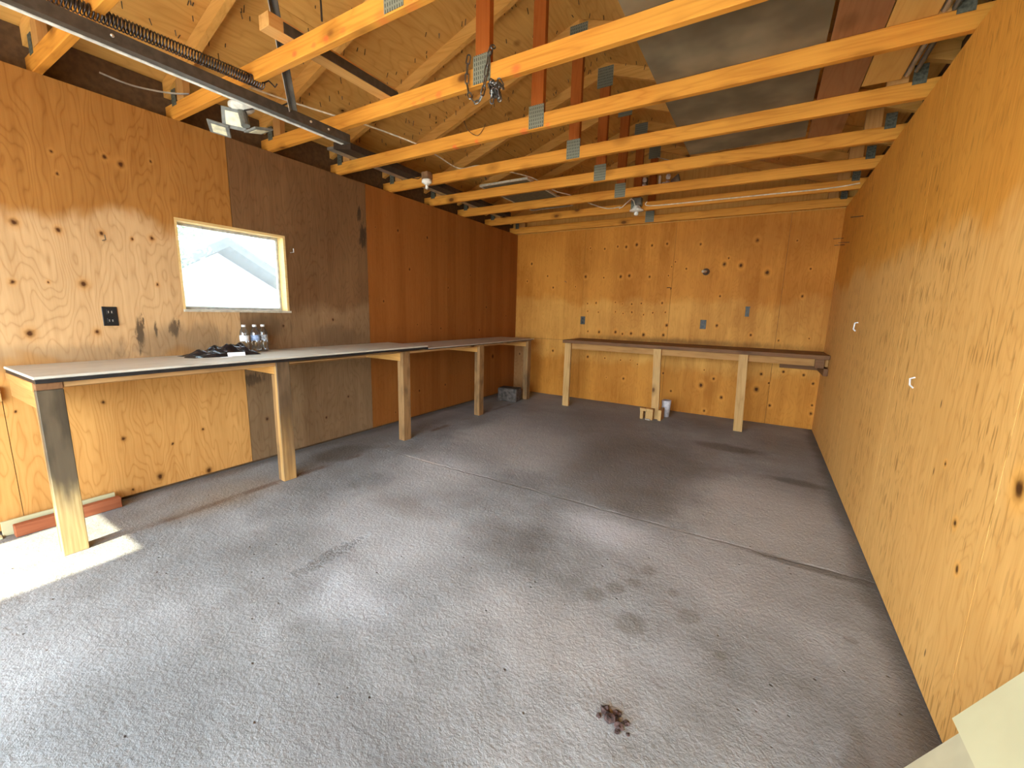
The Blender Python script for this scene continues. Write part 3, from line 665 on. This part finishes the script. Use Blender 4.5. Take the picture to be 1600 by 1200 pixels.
# outlets
def outlet(name, M, plate, face, hole, label, w=.070, hgt=.115):
    t = tag(empty(name), label, 'outlet', 'wall outlets'); t.matrix_world = M
    G().box((-w / 2, -hgt / 2, 0), (w / 2, hgt / 2, .006), .002).done('cover_plate', plate, t)
    for s in (-1, 1):
        f = G().box((-.016, s * .026 - .015, .006), (.016, s * .026 + .015, .0085), .002).done('receptacle', face, t)
        g = G().box((-.009, s * .026 - .007, .0085), (-.006, s * .026 + .006, .0092)); g.box((.006, s * .026 - .007, .0085), (.009, s * .026 + .006, .0092)); g.done('slot', hole, f)
outlet('wall_outlet', framed((0.0, .527, 1.174), (1, 0, 0)), outlet_b, outlet_b, slot_m, 'black duplex outlet on the left wall beside the window')
outlet('wall_outlet', framed((1.142, D, 1.168), (0, -1, 0)), outlet_g, plain('outlet_dark', (.05, .045, .04), .4), slotd_m, 'grey outlet on the back wall above the left end of the short bench')
outlet('wall_outlet', framed((2.762, D, 1.168), (0, -1, 0)), outlet_g, plain('outlet_dark2', (.05, .045, .04), .4), slotd_m, 'grey outlet on the back wall right of centre, below the pipe stub')
# pipe stub, metal tab, hooks, nails on walls
t = tag(empty('pipe_stub', (2.735, D, 1.815)), 'rusty pipe stub with a pale open end sticking out of the back wall', 'pipe')
Mx = framed((0, 0, 0), (0, -1, 0))
G().lathe([(.042, 0), (.042, .012), (.026, .016), (.024, .05), (.0, .05)], seg=16, M=Mx).done('flange', rust_m, t)
G().tube([(0, -.05, 0), (-.012, -.09, -.002), (-.028, -.11, -.004)], .016, 10).done('nozzle', plain('nozzle_brass', (.60, .52, .38), .4, .1), t)
t = tag(empty('metal_tab', (3.235, D, 1.338)), 'small grey metal tab on the back wall right of the outlet', 'tab')
g = G().box((-.022, -.004, -.06), (.022, 0, .06), .001); g.box((-.026, -.008, .045), (.026, -.004, .058)); g.done('tab_plate', outlet_g, t)
t = tag(empty('wall_hook', (2.315, D, 1.62)), 'small dark bent hook near the middle of the back wall', 'hook')
G().tube([(-.03, -.002, .004), (.0, -.03, .006), (.03, -.035, .0), (.02, -.03, -.018)], .005, 6).done('hook_wire', rust_m, t)
t = tag(empty('wall_hook', (.852, D, 1.725)), 'thin wire hook high on the left part of the back wall', 'hook')
G().tube([(-.03, -.001, .0), (0., -.03, .004), (.02, -.035, -.02)], .003, 6).done('hook_wire', nail_m, t)
for k, (y, z, lb) in enumerate(((5.215, 2.104, 'long nail in the right wall, highest of the group by the back corner'), (4.75, 1.995, 'long nail in the right wall, nearest the camera of the corner group'), (5.05, 2.015, 'long nail in the right wall, lowest of the corner group'), (4.2, 2.12, 'lone long nail high on the right wall, left of mid wall'))):
    o = tag(G().tube([(W, y, z), (W - .085, y - .01, z - .004)], .003, 6).done('nail', nail_m), lb, 'nail', 'nails in the right wall')
o = tag(G().tube([(W - .001, 3.65, 1.25), (W - .02, 3.65, 1.245), (W - .024, 3.64, 1.20), (W - .012, 3.63, 1.185)], .005, 6).done('wall_hook', whitep_m), 'small white hook on the right wall toward the back', 'hook')
o = tag(G().tube([(W - .001, 2.10, 1.02), (W - .015, 2.11, 1.012), (W - .016, 2.095, .985), (W - .002, 2.10, .972)], .0035, 6).done('tape_curl', whitep_m), 'tiny white curl of tape at the middle of the right wall', 'tape')
for y, z, lb in ((.54, 1.62, 'bent nail in the left wall above the black outlet'), (1.70, 1.70, 'pale nail in the left wall just right of the window')):
    tag(G().tube([(0, y, z), (.04, y + .004, z + .002), (.045, y, z + .03)], .0028, 6).done('nail', nail_m if y < 1 else bolt_m), lb, 'nail')
# clod on the floor
rn = random.Random(4); g = G()
for cx, cy, r in ((0, 0, .020), (.03, -.012, .014), (-.022, .018, .016), (.012, .028, .012), (.045, .012, .010), (-.035, -.01, .009), (.03, -.03, .008), (.06, -.02, .006)):
    m4 = Matrix.Translation((cx, cy, r * .35)); n0 = len(g.bm.verts)
    bmesh.ops.create_icosphere(g.bm, subdivisions=2, radius=r, matrix=m4); g.bm.verts.ensure_lookup_table()
    for v in list(g.bm.verts)[n0:]:
        c = Vector((cx, cy, 0)); v.co = c + (v.co - c) * rn.uniform(.7, 1.3); v.co.z = max(-.002, v.co.z * .6)
o = g.done('dirt_clod', plain('clod', (.075, .045, .04), .95, 0, .4, 60.)); o.location = (3.15, .73, .0); tag(o, 'small dark crumbled clod of dirt on the near concrete floor', 'clod')

# ------------------------------------------------------------------ garage door track, spring, hanger
TX, TZ = .92, 2.335
t = tag(empty('door_track', (TX, 0, TZ)), 'long steel overhead-door track under the trusses at upper left', 'track')
pr = [(-.028, .0), (.030, .0), (.030, .052), (.016, .052), (.016, .049), (.027, .049), (.027, .003), (-.025, .003), (-.025, .030), (-.028, .030)]
G().prism([(a, -1.35, b) for a, b in pr], (0, 2.93, 0)).done('track_rail', rail_dark, t)
G().box((-.034, -1.35, -.004), (-.012, 1.56, -.0005)).done('track_lip', plain('bright_galvanized', (.72, .71, .66), .4, .1), t)
for y in (1.30, 1.42, .4): G().lathe([(.007, 0), (.007, .004), (.004, .006), (0, .006)], (.030, y, .028), 8, framed((0, 0, 0), (1, 0, 0))).done('bolt', bolt_m, t)
t = tag(empty('extension_spring', (.90, .3, 2.445)), 'dark coiled extension spring running above the door track', 'spring')
pts = []; n = 84; A, B = Vector((-.04, -.35, 0)), Vector((.05, .72, .0))
for k in range(n * 10 + 1):
    f = k / (n * 10); a = k / 10 * 2 * math.pi; ff = f ** .93; c = A.lerp(B, ff)
    pts.append(c + Vector((math.cos(a) * .026, 0, math.sin(a) * .026)))
G().tube(pts, .0036, 4).done('coil', spring_m, t, True)
G().tube([B + Vector((.02, -.005, .0)), B + Vector((.03, .02, .02)), B + Vector((.045, .045, -.005)), B + Vector((.058, .05, .012))], .004, 6).done('end_hook', spring_m, t)
# slotted angle hanging from the short beam down to the track
t = tag(empty('track_hanger', (1.03, 1.12, 2.37)), 'dark perforated angle iron hanging the track from the short beam', 'hanger')
A = Vector((-.052, .06, .005)); B = Vector((.285, -.235, .36)); d = (B - A).normalized(); s = Vector((1, 0.4, 0)).cross(d).normalized(); e = d.cross(s)
G().prism([A - e * .017, A + e * .017, A + e * .017 + s * .003, A - e * .017 + s * .003], B - A).done('angle_flange', rail_dark, t)
G().prism([A - e * .017, A - e * .014, A - e * .014 + s * .030, A - e * .017 + s * .030], B - A).done('angle_flange', galv_m, t)
for f in (.06, .2, .34, .62, .80):
    p = A.lerp(B, f); G().tube([p - s * .001, p - s * .0025], .005, 8).done('bolt_hole', bolt_m, t)
t = tag(empty('short_beam', (1.30, 1.22, H + .0895)), 'short two-by-four lying across two truss chords above the door track', 'beam')
G().box((-.045, -.37, 0), (.034, .42, .062), .002).done('beam_body', beam_m, t)
G().box((.0345, -.30, .002), (.0375, .42, .05)).done('angle_strip', rail_dark, t)

# ------------------------------------------------------------------ lights, cables
t = tag(empty('floodlight', (.62, 1.075, 2.44)), 'white three-panel LED floodlight under a truss at upper left', 'light')
G().lathe([(.055, 0), (.068, -.006), (.068, -.022), (.05, -.036), (.0, -.038)][::-1], (0, -.0, -.001), 24).done('canopy', porc_m, t, True)
G().tube([(.0, 0, -.038), (.02, -.0, -.085), (.03, -.0, -.125)], .024, 12).done('lamp_hub', greybox_m, t)
for loc, nrm, up in (((-.035, -.03, -.085), (.72, -.55, -.30), (.1, 0, 1)), ((-.13, -.07, -.135), (.10, -.25, -1.), (.6, 1, 0)), ((.145, .01, -.168), (.0, .25, -1.), (0, 1, 0))):
    M = framed(loc, nrm, up)
    w = G().box((-.062, -.055, -.006), (.062, .055, .005), .003, M).done('light_panel', led_frame_m, t)
    G().box((-.042, -.036, .0052), (.042, .036, .008), .001, M).done('lens', led_m, w)
G().tube([(.03, 0, -.04), (.12, .03, -.035), (.25, .05, -.06), (.33, .10, -.02)], .005, 6).done('lamp_cord', darkwire_m, t)

t = tag(empty('lamp_holder', (.545, 2.755, 2.495)), 'round lamp holder with brown box on a truss near the left wall', 'light')
G().box((-.04, -.035, -.02), (.04, .0385, .045), .006).done('junction_box', brownbox_m, t)
G().lathe([(0, -.07), (.022, -.068), (.03, -.058), (.048, -.05), (.048, -.028), (.042, -.0205)], (0, 0, 0), 20).done('lamp_base', porc_m, t, True)
G().lathe([(0, -.105), (.010, -.103), (.016, -.094), (.014, -.08), (.012, -.0695)], (0, 0, 0), 14).done('bulb', bulb_m, t, True)
G().tube([(-.04, .0, .02), (-.12, .01, .005), (-.22, .02, .03)], .004, 6).done('lamp_cord', darkwire_m, t)

t = tag(empty('porcelain_lamp', (2.045, 4.585, 2.50)), 'white porcelain lamp with a small bulb hanging at mid span near the back wall', 'light')
G().box((-.05, -.03, -.02), (.05, .0385, .07), .006).done('junction_box', greybox_m, t)
G().lathe([(0, -.085), (.02, -.083), (.075, -.075), (.078, -.066), (.055, -.052), (.04, -.035), (.035, -.0205)], (0, -.02, 0), 24).done('lamp_base', porc_m, t, True)
G().lathe([(0, -.125), (.016, -.122), (.026, -.11), (.024, -.095), (.018, -.0845)], (0, -.02, 0), 14).done('bulb', bulb_m, t, True)
G().tube([(-.01, -.045, -.03), (-.03, -.05, .03), (-.06, -.05, .055), (-.10, -.045, .03), (-.16, -.04, -.02), (-.20, -.03, -.03)], .0055, 6).done('lamp_cord', cable_m, t)

def cable(name, pts, r, mat, label, cat='cable'):
    sm = []; P_ = [Vector(p) for p in pts]
    for k in range(len(P_) - 1):
        p0, p1, p2, p3 = P_[max(0, k - 1)], P_[k], P_[k + 1], P_[min(len(P_) - 1, k + 2)]
        for s in range(6):
            u = s / 6; sm.append(.5 * ((2 * p1) + (-p0 + p2) * u + (2 * p0 - 5 * p1 + 4 * p2 - p3) * u * u + (-p0 + 3 * p1 - 3 * p2 + p3) * u ** 3))
    sm.append(P_[-1])
    return tag(G().tube(sm, r, 6).done(name, mat), label, cat)
zc = 2.535
cable('white_cable', [(.64, .98, zc), (.675, 1.27, 2.545), (.80, 1.6, zc), (.85, 1.8, 2.545), (.95, 2.2, zc), (.92, 2.5, 2.537), (.90, 2.80, zc), (1.12, 2.83, zc), (1.25, 3.15, 2.55), (1.30, 3.34, 2.563), (1.335, 3.46, 2.56), (1.37, 3.83, 2.54), (1.46, 4.03, zc), (1.54, 4.45, 2.53), (1.68, 4.615, 2.50), (1.84, 4.607, 2.50)], .0055, cable_m, 'white cable running over the truss chords from upper left toward the porcelain lamp')
cable('white_cable', [(2.14, 4.618, 2.53), (2.18, 4.618, 2.48), (2.74, 4.618, 2.472), (3.3, 4.618, 2.470), (3.8, 4.618, 2.468), (4.025, 4.618, 2.485)], .0055, cable_m, 'white cable stapled along the truss face to the right wall')
cable('thin_cable', [(2.065, 5.27, 3.20), (2.2, 5.27, 3.15), (2.36, 5.27, 3.10)], .004, cable_m, 'short pale wire high by the rearmost truss posts')
cable('grey_cable', [(.02, .62, 2.55), (.06, .75, 2.53), (.12, .9, 2.54), (.2, .985, 2.55)], .005, galv_m, 'grey cable sagging above the left wall near the floodlight')
tag(G().tube([(1.573, .955, 2.53), (1.575, .952, 2.62), (1.573, .958, 2.75), (1.572, .96, 2.95), (1.572, .963, 3.12)], .0045, 5).done('twine', darkwire_m), 'dark twine hanging in front of the floodlight truss', 'twine')
cable('wire_loop', [(1.43, 2.18, 2.60), (1.47, 2.175, 2.53), (1.552, 2.172, 2.478), (1.60, 2.175, 2.51), (1.616, 2.18, 2.545)], .0022, nail_m, 'thin bent wire loop hanging on the truss behind the chained one', 'wire')

# chain round the centre post
t = tag(empty('chain', (2.016, 1.56, 2.45)), 'steel chain looped round the centre post, bunched at one side', 'chain')
def link(p, q, roll, k):
    p, q = Vector(p), Vector(q); d = q - p; L = d.length; d.normalize(); o = d.orthogonal().normalized(); o = Matrix.Rotation(roll, 3, d) @ o
    c = (p + q) / 2; r = .0098; hl = L / 2 + .002; loop = []
    for a in range(12):
        th = a / 12 * 2 * math.pi; s_ = math.sin(th); c_ = math.cos(th)
        loop.append(c + d * (math.copysign(max(0, hl - r), c_) + c_ * r) + o * s_ * r)
    G().tube(loop, .0038, 5, closed=True).done('link', chain_m, t)
path = [(1.945, 1.556, 2.585), (1.938, 1.554, 2.545), (1.933, 1.554, 2.50), (1.935, 1.554, 2.452), (1.945, 1.554, 2.405), (1.962, 1.554, 2.375), (1.985, 1.556, 2.350), (2.012, 1.556, 2.350), (2.032, 1.556, 2.375), (2.044, 1.556, 2.415), (2.053, 1.556, 2.46), (2.062, 1.556, 2.505), (2.072, 1.556, 2.55), (2.085, 1.558, 2.585), (2.09, 1.58, 2.60)]
o_ = Vector((2.016, 1.56, 2.45))
for k, (a, b) in enumerate(zip(path, path[1:])): link(Vector(a) - o_, Vector(b) - o_, (k % 2) * 1.57 + .4, k)
rn = random.Random(6)
for k in range(26):
    c = Vector((.098 + rn.uniform(-.032, .034), rn.uniform(-.022, .005), -.062 + rn.uniform(-.045, .035))); d = Vector((rn.gauss(0, .3), rn.gauss(0, .5), rn.gauss(0, 1))).normalized() * .018
    link(c - d, c + d, rn.uniform(0, 3), k)

# things stored up on the truss chords
zt = H + .0895
tag(box('grey_sheet', (2.77, .95, zt), (3.53, 3.37, zt + .011), sheet_grey), 'wide grey sheet lying on the truss chords at right', 'sheet')
tag(box('reddish_board', (3.546, .95, zt), (3.736, 3.43, zt + .018), sheet_red), 'reddish brown board on the truss chords beside the grey sheet', 'board')
tag(box('tan_board', (3.741, .95, zt), (3.905, 2.74, zt + .018), sheet_tan), 'light tan board on the truss chords nearest the right wall', 'board')
for x, r, m_, lb, yy in ((3.925, .013, galv_m, 'pale grey pipe on the truss chords beside the tan board', 2.73), (3.957, .012, greybox_m, 'dark pipe on the truss chords closest to the right wall', 2.70)):
    tag(G().tube([(x, 1.0, zt + r), (x, yy, zt + r)], r, 8).done('pipe', m_), lb, 'pipe')
t = tag(empty('framed_panel', (1.03, 3.78, zt)), 'dark panel with a thin pale frame lying on the truss chords', 'panel')
G().box((-.27, -.44, .004), (.27, .66, .012)).done('panel_sheet', screen_m, t)
for lo, hi in (((-.285, -.455, 0), (.285, -.44, .02)), ((-.285, .66, 0), (.285, .675, .02)), ((-.285, -.44, 0), (-.27, .66, .02)), ((.27, -.44, 0), (.285, .66, .02))): G().box(lo, hi).done('panel_frame', palewood_m, t)
t = tag(empty('stored_plank', (.26, 3.0, zt)), 'old dark plank with a grey edge lying on the chords over the left wall', 'plank')
G().prism([(.02, -1.05, 0), (.14, -.98, 0), (.14, -.98, .05), (.02, -1.05, .05)], (-.06, 2.6, 0)).done('plank_body', oldboard_m, t)
G().prism([(-.05, -1.06, 0), (.015, -1.05, 0), (.015, -1.05, .02), (-.05, -1.06, .02)], (-.06, 2.6, 0)).done('grey_edge', galv_m, t)
# white sockets high on the rear centre posts
t = tag(empty('twin_socket', (1.93, 5.26, 2.91)), 'small grey box with two stacked white bulbs, left of the rear post', 'light')
G().box((-.035, -.01, -.07), (.03, .038, .07), .004).done('socket_box', greybox_m, t)
for z in (.035, -.035): G().lathe([(0, -.03), (.022, -.026), (.028, 0), (.022, .026), (0, .03)], (.005, -.03, z), 12).done('bulb', bulb_m, t, True)
t = tag(empty('shaded_socket', (2.20, 5.26, 2.90)), 'white lamp fitting with a grey shade, right of the rear post', 'light')
G().box((-.10, -.01, -.06), (-.075, .038, .08), .003).done('socket_box', porc_m, t)
for x, z in ((.02, .045), (.015, -.03), (-.03, -.04)): G().lathe([(0, -.03), (.024, -.026), (.032, 0), (.024, .026), (0, .03)], (x, -.03, z), 12).done('bulb', bulb_m, t, True)
G().lathe([(.02, 0), (.06, .10), (.057, .10), (.017, .0)], (.05, -.0, -.01), 14, Matrix.Rotation(math.radians(75), 4, 'Y')).done('lamp_shade', plain('shade_grey', (.30, .26, .20), .5), t, True)
